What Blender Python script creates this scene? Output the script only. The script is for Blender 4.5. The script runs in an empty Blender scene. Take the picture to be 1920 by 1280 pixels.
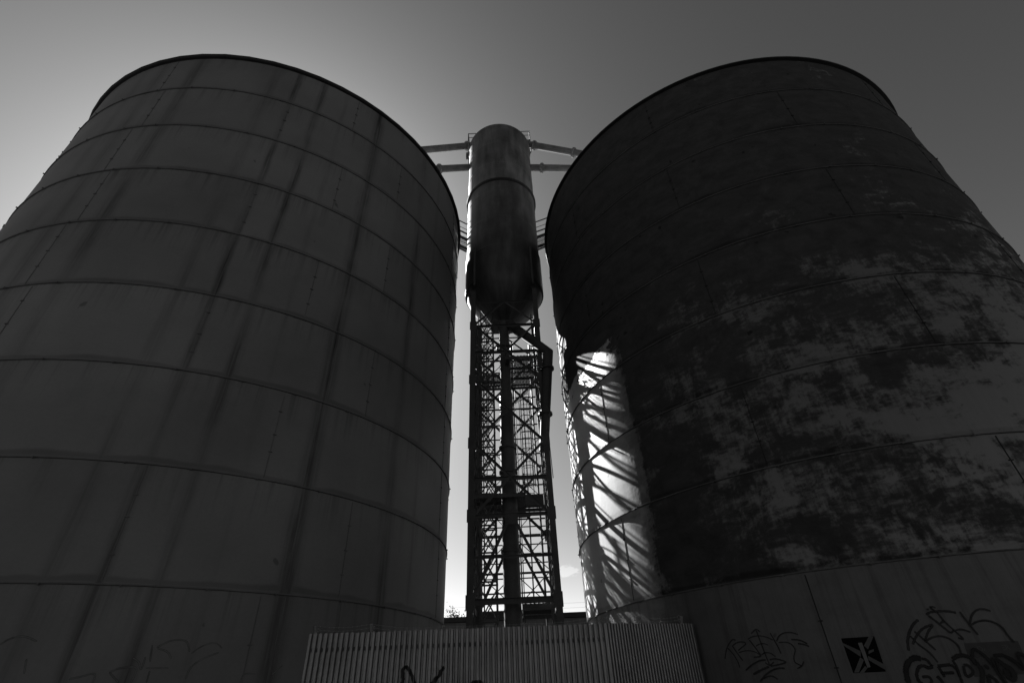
import bpy, bmesh, math, random
from mathutils import Vector, Matrix

random.seed(7)
R = math.radians
SC = bpy.context.scene
COL = SC.collection

# ------------------------------------------------------------------ layout (metres, eye at the origin)
F_PX, PITCH, ROLL = 946.0, R(35.181), R(-2.4644)
GROUND = -1.6
LC, LR = Vector((-11.606, 18.425)), 8.9375
RC, RR = Vector((11.2825, 19.62)), 9.085
RING0, COURSE = 2.03, 2.375
RIM_Z = 20.93
TX, TY = -0.315, 21.6           # tower axis
HW = 1.585                      # tower half width
SUN_AZ, SUN_EL = R(122.0), R(37.0)


def ray(q):
    u = (q[0] - 960) / F_PX
    v = (640 - q[1]) / F_PX
    c, s = math.cos(ROLL), math.sin(ROLL)
    u, v = c * u - s * v, s * u + c * v
    return Vector((u, math.cos(PITCH) - v * math.sin(PITCH), math.sin(PITCH) + v * math.cos(PITCH)))


def at_y(q, y):
    d = ray(q)
    return d * (y / d.y)


def on_cyl(q, c, r):
    d = ray(q)
    a = d.x ** 2 + d.y ** 2
    b = d.x * c.x + d.y * c.y
    k = c.length_squared - r * r
    return d * ((b - math.sqrt(max(b * b - a * k, 0))) / a)


# ------------------------------------------------------------------ object helpers
def tag(o, label=None, cat=None, group=None, kind=None):
    if label: o['label'] = label
    if cat: o['category'] = cat
    if group: o['group'] = group
    if kind: o['kind'] = kind
    return o


def empty(name, loc, label=None, cat=None, group=None):
    o = bpy.data.objects.new(name, None)
    o.empty_display_size = 0.3
    COL.objects.link(o)
    o.location = loc
    return tag(o, label, cat, group)


class MB:
    """collects geometry in world coordinates, links it as one mesh object"""

    def __init__(self):
        self.v, self.f, self.soft = [], [], {}

    def quad_strip(self, rows, close=False):
        base = len(self.v)
        n = len(rows[0])
        for r in rows:
            self.v.extend(tuple(p) for p in r)
        for i in range(len(rows) - 1):
            for j in range(n if close else n - 1):
                k = (j + 1) % n
                self.f.append((base + i * n + j, base + i * n + k, base + (i + 1) * n + k, base + (i + 1) * n + j))
        return base

    def box(self, cx, cy, cz, sx, sy, sz, rot=0.0):
        c, s = math.cos(rot), math.sin(rot)
        b = len(self.v)
        for dz in (-.5, .5):
            for dx, dy in ((-.5, -.5), (.5, -.5), (.5, .5), (-.5, .5)):
                x, y = dx * sx, dy * sy
                self.v.append((cx + c * x - s * y, cy + s * x + c * y, cz + dz * sz))
        for f in ((0, 3, 2, 1), (4, 5, 6, 7), (0, 1, 5, 4), (1, 2, 6, 5), (2, 3, 7, 6), (3, 0, 4, 7)):
            self.f.append(tuple(b + i for i in f))
        return self

    def bar(self, p, q, w, h=None, up=Vector((0, 0, 1))):
        p, q = Vector(p), Vector(q)
        h = h or w
        d = (q - p).normalized()
        if abs(d.dot(up)) > .98:
            up = Vector((0, 1, 0))
        s = d.cross(up).normalized()
        t = s.cross(d).normalized()
        b = len(self.v)
        for e in (p, q):
            for a, c in ((-.5, -.5), (.5, -.5), (.5, .5), (-.5, .5)):
                self.v.append(tuple(e + s * (a * w) + t * (c * h)))
        for f in ((0, 3, 2, 1), (4, 5, 6, 7), (0, 1, 5, 4), (1, 2, 6, 5), (2, 3, 7, 6), (3, 0, 4, 7)):
            self.f.append(tuple(b + i for i in f))
        return self

    def angle(self, p, q, w, t=.018, flip=1):
        """steel angle section: two thin legs"""
        p, q = Vector(p), Vector(q)
        d = (q - p).normalized()
        up = Vector((0, 0, 1)) if abs(d.z) < .98 else Vector((0, 1, 0))
        s = d.cross(up).normalized()
        u = s.cross(d).normalized()
        self.bar(p, q, t, w)
        g = w * .55
        o = s * (g * .5 * flip + t * .5 * flip) + u * (w * .5 - t * .5)
        self.bar(p + o, q + o, g, t)
        return self

    def tube(self, pts, r, n=20, caps=True):
        pts = [Vector(p) for p in pts]
        rows = []
        ref = None
        for i, p in enumerate(pts):
            a = pts[max(i - 1, 0)]
            b = pts[min(i + 1, len(pts) - 1)]
            d = (b - a).normalized()
            if ref is None:
                ref = Vector((0, 0, 1)) if abs(d.z) < .9 else Vector((1, 0, 0))
            s = d.cross(ref).normalized()
            t = s.cross(d).normalized()
            ref = t
            k = 1.0
            if 0 < i < len(pts) - 1:
                d1 = (p - a).normalized()
                k = 1.0 / max(.5, math.sqrt(max(.02, (1 + d1.dot((b - p).normalized())) / 2)))
            rr = r[i] if isinstance(r, (list, tuple)) else r
            rows.append([p + (s * math.cos(x) + t * math.sin(x)) * rr * (k if False else 1) for x in
                         [2 * math.pi * j / n for j in range(n)]])
        base = self.quad_strip(rows, close=True)
        if caps:
            self.f.append(tuple(base + j for j in range(n))[::-1])
            self.f.append(tuple(base + (len(rows) - 1) * n + j for j in range(n)))
        return self

    def lathe(self, cx, cy, prof, n=96, a0=0.0, a1=2 * math.pi):
        full = abs(a1 - a0 - 2 * math.pi) < 1e-6
        m = n if full else n + 1
        rows = []
        for r, z in prof:
            rows.append([(cx + r * math.cos(a0 + (a1 - a0) * j / n), cy + r * math.sin(a0 + (a1 - a0) * j / n), z)
                         for j in range(m)])
        self.quad_strip(rows, close=full)
        return self

    def build(self, name, mat, parent=None, smooth=False, origin=None, recalc=True):
        me = bpy.data.meshes.new(name)
        if origin is None:
            origin = parent_world(parent) if parent else Vector((0, 0, 0))
        o = Vector(origin)
        me.from_pydata([tuple(Vector(v) - o) for v in self.v], [], self.f)
        me.update()
        if recalc:
            bm = bmesh.new()
            bm.from_mesh(me)
            bmesh.ops.recalc_face_normals(bm, faces=bm.faces)
            bm.to_mesh(me)
            bm.free()
        if smooth:
            for p in me.polygons: p.use_smooth = True
            try:
                me.set_sharp_from_angle(angle=R(35))
            except Exception:
                pass
        me.materials.append(mat)
        ob = bpy.data.objects.new(name, me)
        COL.objects.link(ob)
        if parent:
            ob.parent = parent
            ob.location = o - parent_world(parent)
        else:
            ob.location = o
        return ob


def parent_world(p):
    v = Vector((0, 0, 0))
    while p:
        v += p.location
        p = p.parent
    return v


# ------------------------------------------------------------------ materials (black and white place: greys only)
class N:
    def __init__(self, name, rough=.6, spec=.3, metal=0.0):
        self.m = bpy.data.materials.new(name)
        self.m.use_nodes = True
        self.t = self.m.node_tree
        self.n, self.l = self.t.nodes, self.t.links
        self.b = self.n['Principled BSDF']
        self.b.inputs['Roughness'].default_value = rough
        self.b.inputs['Metallic'].default_value = metal
        self.b.inputs['Specular IOR Level'].default_value = spec

    def math(self, op, a, b=None, c=None, clamp=False):
        x = self.n.new('ShaderNodeMath')
        x.operation = op
        x.use_clamp = clamp
        for i, k in enumerate((a, b, c)):
            if k is None: continue
            if isinstance(k, (int, float)):
                x.inputs[i].default_value = k
            else:
                self.l.new(k, x.inputs[i])
        return x.outputs[0]

    def rng(self, v, a, b, c=0.0, d=1.0, smooth=False):
        x = self.n.new('ShaderNodeMapRange')
        if smooth: x.interpolation_type = 'SMOOTHSTEP'
        self.l.new(v, x.inputs[0])
        for i, k in enumerate((a, b, c, d)):
            x.inputs[i + 1].default_value = k
        return x.outputs[0]

    def coord(self):
        return self.n.new('ShaderNodeTexCoord').outputs['Object']

    def xyz(self, v):
        s = self.n.new('ShaderNodeSeparateXYZ')
        self.l.new(v, s.inputs[0])
        return s.outputs

    def vec(self, x, y, z):
        s = self.n.new('ShaderNodeCombineXYZ')
        for i, k in enumerate((x, y, z)):
            if isinstance(k, (int, float)):
                s.inputs[i].default_value = k
            else:
                self.l.new(k, s.inputs[i])
        return s.outputs[0]

    def noise(self, v, scale=1.0, detail=4.0, rough=.55, dist=0.0):
        x = self.n.new('ShaderNodeTexNoise')
        self.l.new(v, x.inputs['Vector'])
        x.inputs['Scale'].default_value = scale
        x.inputs['Detail'].default_value = detail
        x.inputs['Roughness'].default_value = rough
        x.inputs['Distortion'].default_value = dist
        return x.outputs['Fac']

    def white(self, v):
        x = self.n.new('ShaderNodeTexWhiteNoise')
        self.l.new(v, x.inputs['Vector'])
        return x.outputs['Value']

    def ramp(self, v, stops):
        x = self.n.new('ShaderNodeValToRGB')
        self.l.new(v, x.inputs[0])
        e = x.color_ramp.elements
        while len(e) > 1: e.remove(e[-1])
        e[0].position = stops[0][0]
        e[0].color = (stops[0][1],) * 3 + (1,)
        for p, c in stops[1:]:
            k = e.new(p)
            k.color = (c, c, c, 1)
        return x.outputs[0]

    def base(self, v):
        self.l.new(self.vec(v, v, v), self.b.inputs['Base Color'])

    def bump(self, h, strength=.3, dist=.02):
        x = self.n.new('ShaderNodeBump')
        x.inputs['Strength'].default_value = strength
        x.inputs['Distance'].default_value = dist
        self.l.new(h, x.inputs['Height'])
        self.l.new(x.outputs[0], self.b.inputs['Normal'])


def steel(name, lo, hi, scale=1.5, rough=.6, spec=.3, metal=0.0):
    k = N(name, rough, spec, metal)
    c = k.coord()
    n1 = k.noise(c, scale, 6, .65)
    n2 = k.noise(c, scale * 9, 3, .6)
    v = k.math('ADD', k.math('MULTIPLY', n1, .7), k.math('MULTIPLY', n2, .3))
    k.base(k.rng(v, .32, .68, lo, hi))
    k.bump(n2, .15, .01)
    return k.m


def flat(name, v, rough=.7, spec=.2):
    k = N(name, rough, spec)
    c = k.coord()
    k.base(k.rng(k.noise(c, 6, 4, .6), .3, .7, v * .85, v * 1.15))
    return k.m


def cyl_coords(k, radius):
    s = k.xyz(k.coord())
    az = k.math('ARCTAN2', s[1], s[0])
    deg = k.math('MULTIPLY', az, 180 / math.pi)
    arc = k.math('MULTIPLY', az, radius)
    return deg, arc, s[2]


def course_dirt(k, arc, z):
    """dirt lying on each stiffening ring: z is measured from the eye height"""
    rel = k.math('DIVIDE', k.math('SUBTRACT', z, RING0), COURSE)
    fr = k.math('MULTIPLY', k.math('FRACT', k.math('ADD', rel, 40.0)), COURSE)
    wob = k.noise(k.vec(k.math('MULTIPLY', arc, .35), k.math('FLOOR', rel), 0.0), 1.0, 3, .6)
    top = k.rng(wob, .3, .75, .06, .30)
    t = k.math('DIVIDE', fr, top)
    band = k.math('MULTIPLY', k.rng(t, .62, 1.0, 1.0, 0.0, smooth=True), k.rng(t, .12, .34, .35, 1.0, smooth=True))
    return k.math('MULTIPLY', band, k.rng(wob, .25, .6, .45, 1.0)), fr, rel


def mat_left_silo():
    k = N('weathered_white_silo_paint', .55, .25)
    deg, arc, z = cyl_coords(k, LR)
    # azimuth that wanders a little with height so run-off streaks are not ruled lines
    wan = k.noise(k.vec(k.math('MULTIPLY', arc, .15), 0.0, k.math('MULTIPLY', z, .35)), 1.0, 3, .6)
    degw = k.math('ADD', deg, k.rng(wan, 0.0, 1.0, -.9, .9))
    u = k.rng(degw, -110, 0, 0, 1)
    streaks = [(-105, 1.2, .25), (-99.3, 1.5, .45), (-89.8, 1.5, .75), (-71.6, 1.0, .35), (-66.3, .65, 1.0), (-60.2, .75, .8),
               (-54.3, .5, .25), (-44.7, 1.3, 1.0), (-27.4, 1.1, .75), (-19.5, .7, .4), (-11.0, .9, .6)]
    st = [(0.0, 0.0)]
    for a, w, s in streaks:
        w *= 1.5
        s = min(1.0, s * 1.15)
        st += [((a - w + 110) / 110 , 0.0), ((a + 110) / 110, s), ((a + w + 110) / 110, 0.0)]
    st = [(max(0, min(1, p)), c) for p, c in st][:32]
    run = k.ramp(u, st[:32])
    tex = k.noise(k.vec(k.math('MULTIPLY', arc, 11.0), k.math('MULTIPLY', z, .35), 3.0), 1.0, 6, .72)
    brk = k.noise(k.vec(k.math('MULTIPLY', arc, .4), k.math('MULTIPLY', z, .32), 9.0), 1.0, 3, .55)
    run = k.math('MULTIPLY', run, k.math('MULTIPLY', k.rng(tex, .36, .62, .3, 1.15), k.rng(brk, .32, .6, .35, 1.15)))
    dirt, fr, rel = course_dirt(k, arc, z)
    # faint narrow runs hanging below each ring
    below = k.rng(fr, COURSE - 1.1, COURSE, 0.0, 1.0)
    fine = k.noise(k.vec(k.math('MULTIPLY', arc, 5.0), k.math('MULTIPLY', z, .12), 1.0), 1.0, 4, .7)
    runs2 = k.math('MULTIPLY', below, k.rng(fine, .5, .68, 0.0, .55))
    big = k.noise(k.vec(k.math('MULTIPLY', arc, .3), k.math('MULTIPLY', z, .3), 5.0), 1.0, 5, .6)
    fineg = k.noise(k.vec(arc, z, 0.0), 14.0, 4, .7)
    plate = k.white(k.vec(k.math('FLOOR', k.math('DIVIDE', k.math('ADD', deg, 66.0), 30.15)), k.math('FLOOR', rel), 0.0))
    tone = k.math('MULTIPLY', k.rng(big, .3, .7, .8, 1.15), k.rng(plate, 0, 1, .91, 1.09))
    tone = k.math('MULTIPLY', tone, k.rng(fineg, .3, .7, .95, 1.05))
    spots = k.noise(k.vec(arc, z, 8.0), 2.1, 2, .5)
    spot = k.rng(spots, .755, .775, 0.0, .6)
    dark = k.math('MAXIMUM', k.math('MAXIMUM', run, k.math('MULTIPLY', dirt, .48)), k.math('MAXIMUM', runs2, spot))
    keep = k.math('SUBTRACT', 1.0, k.math('MULTIPLY', dark, .78))
    k.base(k.math('MULTIPLY', k.math('MULTIPLY', tone, keep), LEFT_ALB))
    k.bump(k.noise(k.vec(k.math('MULTIPLY', arc, 1.0), k.math('MULTIPLY', z, .7), 0.0), 1.2, 3, .5), .12, .06)
    return k.m


def mat_right_silo():
    k = N('flaking_dark_coating_pale_paint_and_sun_patch', .46, .5)
    deg, arc, z = cyl_coords(k, RR)
    p = k.vec(arc, k.math('MULTIPLY', z, 1.25), 0.0)
    warp = k.noise(k.vec(arc, z, 4.0), .8, 3, .6)
    pw = k.vec(k.math('ADD', arc, k.rng(warp, 0, 1, -.8, .8)), k.math('MULTIPLY', z, 1.2), 2.0)
    n1 = k.noise(pw, .42, 4, .6)
    n2 = k.noise(pw, 1.5, 9, .74)
    # wind-scoured scratch grain, slanting
    sl = k.vec(k.math('ADD', k.math('MULTIPLY', arc, 3.2), k.math('MULTIPLY', z, .9)), k.math('SUBTRACT', k.math('MULTIPLY', z, 9.0), k.math('MULTIPLY', arc, 2.0)), 0.0)
    n3 = k.noise(sl, 1.0, 4, .7)
    sv = k.vec(k.math('MULTIPLY', arc, 8.0), k.math('MULTIPLY', z, .9), 6.0)
    n4 = k.noise(sv, 1.0, 3, .7)
    n = k.math('ADD', k.math('MULTIPLY', n1, .40), k.math('MULTIPLY', n2, .36))
    n = k.math('ADD', n, k.math('ADD', k.math('MULTIPLY', n3, .13), k.math('MULTIPLY', n4, .11)))
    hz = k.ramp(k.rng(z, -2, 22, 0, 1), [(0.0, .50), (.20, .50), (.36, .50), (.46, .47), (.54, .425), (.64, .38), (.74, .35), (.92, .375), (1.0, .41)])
    az = k.ramp(k.rng(deg, -180, -60, 0, 1), [(0.0, .8), (.235, .8), (.29, .487), (.40, .502), (.50, .517), (.62, .535), (.78, .555), (1.0, .57)])  # sunward flank set much paler in colour to boost the sun patch
    cap = k.math('MAXIMUM', k.rng(k.math('ADD', z, k.rng(n2, .3, .7, -.8, .8)), 10.4, 9.4, .46, 1.0), k.rng(deg, -141, -132, 0.0, 1.0))  # painted brightening stops where the tank's shadow leaves the wall unlit
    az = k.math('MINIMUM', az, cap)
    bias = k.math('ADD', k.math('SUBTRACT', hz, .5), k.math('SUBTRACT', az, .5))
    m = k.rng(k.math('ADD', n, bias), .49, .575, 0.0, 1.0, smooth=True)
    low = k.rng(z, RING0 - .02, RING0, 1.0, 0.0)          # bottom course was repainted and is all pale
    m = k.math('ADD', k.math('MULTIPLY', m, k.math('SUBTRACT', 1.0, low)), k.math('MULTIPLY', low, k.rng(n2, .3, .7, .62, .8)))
    dirt, fr, rel = course_dirt(k, arc, z)
    # streak stains on the pale paint, whose colour is brightened on the sunlit flank
    tex = k.noise(k.vec(k.math('MULTIPLY', arc, 6.0), k.math('MULTIPLY', z, .5), 3.0), 1.0, 5, .7)
    big = k.noise(p, .25, 4, .6)
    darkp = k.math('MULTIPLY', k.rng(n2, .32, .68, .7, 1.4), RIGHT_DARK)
    pale_and_sun = k.math('MULTIPLY', k.math('MULTIPLY', k.rng(tex, .3, .65, .88, 1.06), k.rng(big, .3, .7, .85, 1.1)), k.ramp(k.rng(k.math('ADD', deg, k.rng(n2, .3, .7, -4, 4)), -180, -60, 0, 1), [(0.0, .34), (.12, .27), (.24, .22), (.275, .10), (.31, RIGHT_ALB)]))
    x = k.n.new('ShaderNodeMix')
    x.data_type = 'FLOAT'
    k.l.new(m, x.inputs[0])
    k.l.new(darkp, x.inputs[2])
    k.l.new(pale_and_sun, x.inputs[3])
    spot = k.rng(k.noise(k.vec(arc, z, 8.0), 2.6, 2, .5), .73, .75, 0.0, .55)
    drip = k.noise(k.vec(k.math('MULTIPLY', arc, 5.0), k.math('MULTIPLY', z, .18), 1.0), 1.0, 5, .75)
    drip = k.math('MULTIPLY', k.math('MULTIPLY', low, .45), k.rng(drip, .48, .66, 0.0, 1.0))
    mark = k.math('MAXIMUM', k.math('MULTIPLY', dirt, .45), k.math('MAXIMUM', spot, drip))
    v = k.math('MULTIPLY', x.outputs[0], k.math('SUBTRACT', 1.0, mark))
    k.base(v)
    k.l.new(k.rng(m, 0, 1, .85, .42), k.b.inputs['Roughness'])
    k.l.new(k.rng(m, 0, 1, .08, .6), k.b.inputs['Specular IOR Level'])
    h = k.math('ADD', k.noise(k.vec(arc, k.math('MULTIPLY', z, .7), 0.0), 1.2, 3, .5), k.math('MULTIPLY', k.noise(p, 9.0, 4, .6), .12))
    k.bump(h, .16, .06)
    return k.m


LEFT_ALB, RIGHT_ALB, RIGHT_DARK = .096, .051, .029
M = {
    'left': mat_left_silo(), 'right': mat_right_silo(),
    'band': steel('ring_paint', .055, .10, 1.2, .75, .1),
    'band_dark': steel('ring_paint_dark', .03, .08, 1.2, .6, .2),
    'rim': steel('dark_rim_steel', .012, .02, 1.5, .7, .1),
    'roof': steel('roof_sheet', .15, .25, .6),
    'tower': steel('tower_steel', .022, .045, 1.8, .6, .25),
    'tower2': steel('platform_steel', .025, .05, 1.8, .6, .25),
    'pipe': steel('pipe_steel', .05, .13, 2.2, .5),
    'column': steel('column_steel', .03, .055, 1.2, .6, .2),
    'spout': steel('spout_steel', .025, .045, 1.2, .6, .2),
    'sheet': steel('galvanised_sheet', .10, .18, 1.1, .42, .4, .5),
    'shed': steel('shed_wall', .04, .08, .6, .8),
    'rust': steel('barbed_wire_steel', .10, .2, 9, .6),
    'black': flat('black_paint', .004, .9, .02),
    'scrawl': flat('worn_black_paint', .022, .9, .05),
    'grey': flat('grey_paint', .055),
    'pale': flat('pale_paint', .10),
    'sign': flat('faded_sign_board', .034),
    'signtext': flat('faded_sign_letters', .055),
    'bark': flat('bark', .08),
    'leaf': flat('leaf', .07),
}


def mat_tank():
    k = N('tank_paint', .55, .3)
    deg, arc, z = cyl_coords(k, 2.12)
    t = k.noise(k.vec(k.math('MULTIPLY', arc, 2.2), k.math('MULTIPLY', z, .35), 0.0), 1.0, 6, .65)
    b = k.noise(k.vec(arc, z, 2.0), .6, 4, .6)
    v = k.math('MULTIPLY', k.rng(t, .34, .66, .5, 1.35), k.rng(b, .32, .68, .6, 1.3))
    two = k.rng(z, 25.2, 25.3, .04, .06)             # paler above the girth ring
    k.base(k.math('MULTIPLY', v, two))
    k.bump(t, .03, .02)
    return k.m


def mat_spray(name, v):
    k = N(name, .7, .15)
    k.base(k.math('MULTIPLY', k.rng(k.noise(k.coord(), 5, 3), .3, .7, .7, 1.3), v))
    at = k.n.new('ShaderNodeAttribute')
    at.attribute_name = 'soft'
    g = k.noise(k.coord(), 60, 2)
    a = k.rng(k.math('ADD', at.outputs['Fac'], k.rng(g, 0, 1, -.25, .25)), .1, .75, 0.0, 1.0, smooth=True)
    k.l.new(a, k.b.inputs['Alpha'])
    return k.m


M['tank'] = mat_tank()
M['spray'] = mat_spray('black_spray_paint', .012)
M['marker'] = mat_spray('faded_marker_paint', .018)
M['ghost'] = mat_spray('nearly_gone_paint', .072)


def mat_ground():
    k = N('trodden_gravel', .9, .1)
    c = k.coord()
    n = k.math('ADD', k.math('MULTIPLY', k.noise(c, .15, 5), .6), k.math('MULTIPLY', k.noise(c, 14, 4, .7), .4))
    k.base(k.rng(n, 0.3, .7, .02, .042))
    k.bump(k.noise(c, 22, 3), .5, .03)
    return k.m


M['ground'] = mat_ground()

# ------------------------------------------------------------------ ground
g = MB()
g.quad_strip([[(-1500, -1500, GROUND), (1500, -1500, GROUND)], [(-1500, 1500, GROUND), (1500, 1500, GROUND)]])
tag(g.build('ground', M['ground']), kind='structure')


# ------------------------------------------------------------------ silos
def silo(name_label, c, r, mat, band_mat, seams, seg_rim, rim_h, seam_mat):
    base = Vector((c.x, c.y, GROUND))
    root = empty('silo', base, name_label, 'silo', 'pair of giant storage silos')
    org = (c.x, c.y, 0.0)          # shell origin on the axis at eye height (object coordinates drive the paint)
    s = MB()
    zs = [GROUND]
    z = RING0
    for i in range(8):
        zs += [z]
        z += COURSE
    zs += [RIM_Z]
    s.lathe(c.x, c.y, [(r, z) for z in zs], 192)
    n_wall = len(s.f)
    # vertical lap seams with bolt lugs, staggered course by course
    for i in range(len(zs) - 1):
        k = len(zs) - 2 - i                # course counted from the top
        for a in seams(k):
            a = R(a)
            z0, z1 = zs[i] + .06, zs[i + 1] - .06
            rr = r - .002
            s.box(c.x + rr * math.cos(a), c.y + rr * math.sin(a), (z0 + z1) / 2, .02, .02, z1 - z0, a)
            for q in range(1, 4):
                zz = z0 + (z1 - z0) * q / 4 + random.uniform(-.1, .1)
                s.box(c.x + (rr + .01) * math.cos(a), c.y + (rr + .01) * math.sin(a), zz, .035, .09, .02, a)
    sh = s.build('shell', mat, root, smooth=True, origin=org)
    sh.data.materials.append(seam_mat)
    for p in sh.data.polygons[n_wall:]: p.material_index = 1
    for i in range(8):
        z = RING0 + COURSE * i
        b = MB()
        b.lathe(c.x, c.y, [(r + .001, z + .018), (r + .036, z + .013), (r + .036, z - .013), (r + .001, z - .018)], 192)
        for j in range(40):
            a = 2 * math.pi * (j + .3 * (i % 3) + random.uniform(-.12, .12)) / 40
            b.box(c.x + (r + .05) * math.cos(a), c.y + (r + .05) * math.sin(a), z - .022, .045, .03, .04, a)
        b.build('stiffening_ring', band_mat, root, smooth=True)
    b = MB()
    zt = RIM_Z
    b.lathe(c.x, c.y, [(r + .002, zt - rim_h), (r + .09, zt - rim_h * .8), (r + .13, zt - .03), (r + .14, zt + .02), (r + .02, zt + .04)], seg_rim)
    b.build('rim_girder', M['rim'], root, smooth=True)
    b = MB()
    b.lathe(c.x, c.y, [(r + .1, zt + .055), (r * .55, zt + 3.0), (.5, zt + 5.6), (.02, zt + 5.7)], 64)
    b.build('roof', M['roof'], root, smooth=True)
    return root


def left_seams(k):
    if k % 2 == 1: return [-66.1 + 30.15 * i for i in range(12)]
    if k == 8: return [-96, -47.7, -35.3, 9, 54, 99, 144]
    return [-96.2 + 45 * i for i in range(8)]


def right_seams(k):
    if k % 2 == 1: return [-154.5 + 60 * i for i in range(6)]
    return [-124.2 + 60 * i for i in range(6)]


left_silo = silo('huge evenly grey steel silo with long dark vertical rain streaks', LC, LR, M['left'], M['band'], left_seams, 64, .10, M['band'])
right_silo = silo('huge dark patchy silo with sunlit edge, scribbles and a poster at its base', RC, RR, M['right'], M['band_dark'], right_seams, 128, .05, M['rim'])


# ------------------------------------------------------------------ paint marks that follow the silo wall
def smooth_poly(pts, per=8):
    P = [Vector(p) for p in pts]
    if len(P) < 3:
        return [P[0].lerp(P[1], i / per) for i in range(per + 1)]
    out = []
    for i in range(len(P) - 1):
        a, b, c_, d = P[max(i - 1, 0)], P[i], P[i + 1], P[min(i + 2, len(P) - 1)]
        for j in range(per):
            t = j / per
            out.append(.5 * ((2 * b) + (c_ - a) * t + (2 * a - 5 * b + 4 * c_ - d) * t * t + (3 * b - a - 3 * c_ + d) * t ** 3))
    out.append(P[-1])
    return out


def spray(name, strokes, c, r, mat, parent, label=None):
    """strokes: list of (pixel polyline, width in m); lies on the wall a few mm proud"""
    m = MB()
    soft = []
    off = .004
    for pts, w in strokes:
        flatp = []
        for q in pts:
            p = on_cyl(q, c, r)
            a = math.atan2(p.y - c.y, p.x - c.x)
            flatp.append((a * r, p.z))
        L = smooth_poly(flatp)
        rows = []
        for i, p in enumerate(L):
            d = (L[min(i + 1, len(L) - 1)] - L[max(i - 1, 0)])
            if d.length < 1e-6: d = Vector((1, 0))
            d.normalize()
            nrm = Vector((-d.y, d.x))
            ww = w * (.85 + .3 * random.random()) * (.6 if i in (0, len(L) - 1) else 1)
            row = []
            for k in (-1, -.5, 0, .5, 1):
                e = p + nrm * ww * .5 * k * 1.3
                a = e.x / r
                row.append((c.x + (r + off) * math.cos(a), c.y + (r + off) * math.sin(a), e.y))
            rows.append(row)
            soft += [0, .62, 1, .62, 0] if i not in (0, len(L) - 1) else [0, .2, .4, .2, 0]
        m.quad_strip(rows)
        off += .0012
    o = m.build(name, mat, parent, origin=(c.x, c.y, 0), recalc=False)
    at = o.data.attributes.new('soft', 'FLOAT', 'POINT')
    at.data.foreach_set('value', soft)
    if label: o['label'] = label
    return o


def Z(box, s, pts):
    return [(box[0] + x * s, box[1] + y * s) for x, y in pts]


b1, s1 = (1340, 1150), 220 / 1920
T1 = [([(170, 740), (190, 600), (230, 500), (290, 425), (345, 430)], .03),
      ([(215, 560), (300, 650), (375, 770), (415, 880)], .028),
      ([(290, 520), (330, 580), (400, 680), (465, 765)], .03),
      ([(290, 525), (370, 470), (470, 460), (510, 490), (450, 545), (385, 600)], .026),
      ([(395, 635), (500, 605), (600, 605), (700, 640), (760, 690)], .022),
      ([(570, 425), (640, 515), (710, 610), (755, 690), (640, 710)], .03),
      ([(545, 415), (620, 375), (740, 360), (860, 385), (960, 430)], .024),
      ([(680, 530), (720, 500), (800, 485), (880, 510)], .02),
      ([(770, 670), (830, 635), (920, 645), (1000, 700)], .024),
      ([(680, 265), (740, 420), (820, 630), (900, 830)], .026),
      ([(600, 325), (680, 255), (750, 295)], .024),
      ([(830, 795), (905, 838), (975, 785)], .026),
      ([(910, 310), (980, 430), (1050, 560), (1090, 650)], .026),
      ([(1020, 450), (1050, 370), (1130, 315), (1250, 305), (1370, 340)], .022),
      ([(1050, 470), (1180, 465), (1270, 510), (1320, 590), (1300, 700), (1320, 790), (1430, 850)], .022),
      ([(1355, 895), (1430, 850), (1460, 775)], .024),
      ([(1255, 420), (1390, 430), (1520, 490)], .03),
      ([(1365, 487), (1460, 500), (1550, 535)], .03),
      ([(515, 925), (620, 830), (740, 765), (845, 750)], .03),
      ([(905, 750), (990, 735), (1090, 755), (1170, 790), (1050, 830), (920, 855)], .03),
      ([(640, 990), (760, 920), (900, 860)], .04),
      ([(750, 1110), (830, 1010), (940, 925), (1060, 890), (1155, 890)], .032),
      ([(800, 1060), (880, 1020), (960, 1020), (1040, 1070)], .026)]
spray('graffiti_tag', [(Z(b1, s1, p), w) for p, w in T1], RC, RR, M['marker'], right_silo, 'thin scribbled tag with arrows, small')
b2, s2 = (1690, 1120), .125
T2 = [([(110, 795), (95, 650), (120, 520), (170, 410), (255, 325)], .05),
      ([(130, 570), (260, 700), (420, 820), (550, 970)], .035),
      ([(170, 700), (210, 600), (280, 500), (360, 440), (465, 410), (400, 510), (350, 660)], .042),
      ([(190, 500), (330, 620), (520, 785)], .035),
      ([(350, 665), (450, 600), (590, 575), (730, 620), (850, 720), (900, 860)], .036),
      ([(370, 255), (440, 215), (600, 200), (720, 205), (820, 225)], .045),
      ([(400, 265), (560, 385), (735, 530)], .042),
      ([(430, 150), (540, 230), (640, 350), (780, 480), (920, 610), (845, 600)], .035),
      ([(580, 385), (640, 340)], .04), ([(735, 530), (790, 495), (900, 475), (1040, 515)], .032),
      ([(385, 160), (400, 190)], .05), ([(415, 140), (470, 135), (510, 155)], .025),
      ([(870, 205), (1000, 380), (1150, 560)], .035),
      ([(1020, 390), (1050, 270), (1120, 190), (1220, 170), (1335, 200)], .036),
      ([(1040, 410), (1130, 360), (1260, 340), (1400, 375), (1510, 450), (1590, 560), (1690, 670)], .034)]
spray('graffiti_tag', [(Z(b2, s2, p), w) for p, w in T2], RC, RR, M['marker'], right_silo, 'thin scribbled tag, larger, above the bubble letters')
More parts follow.
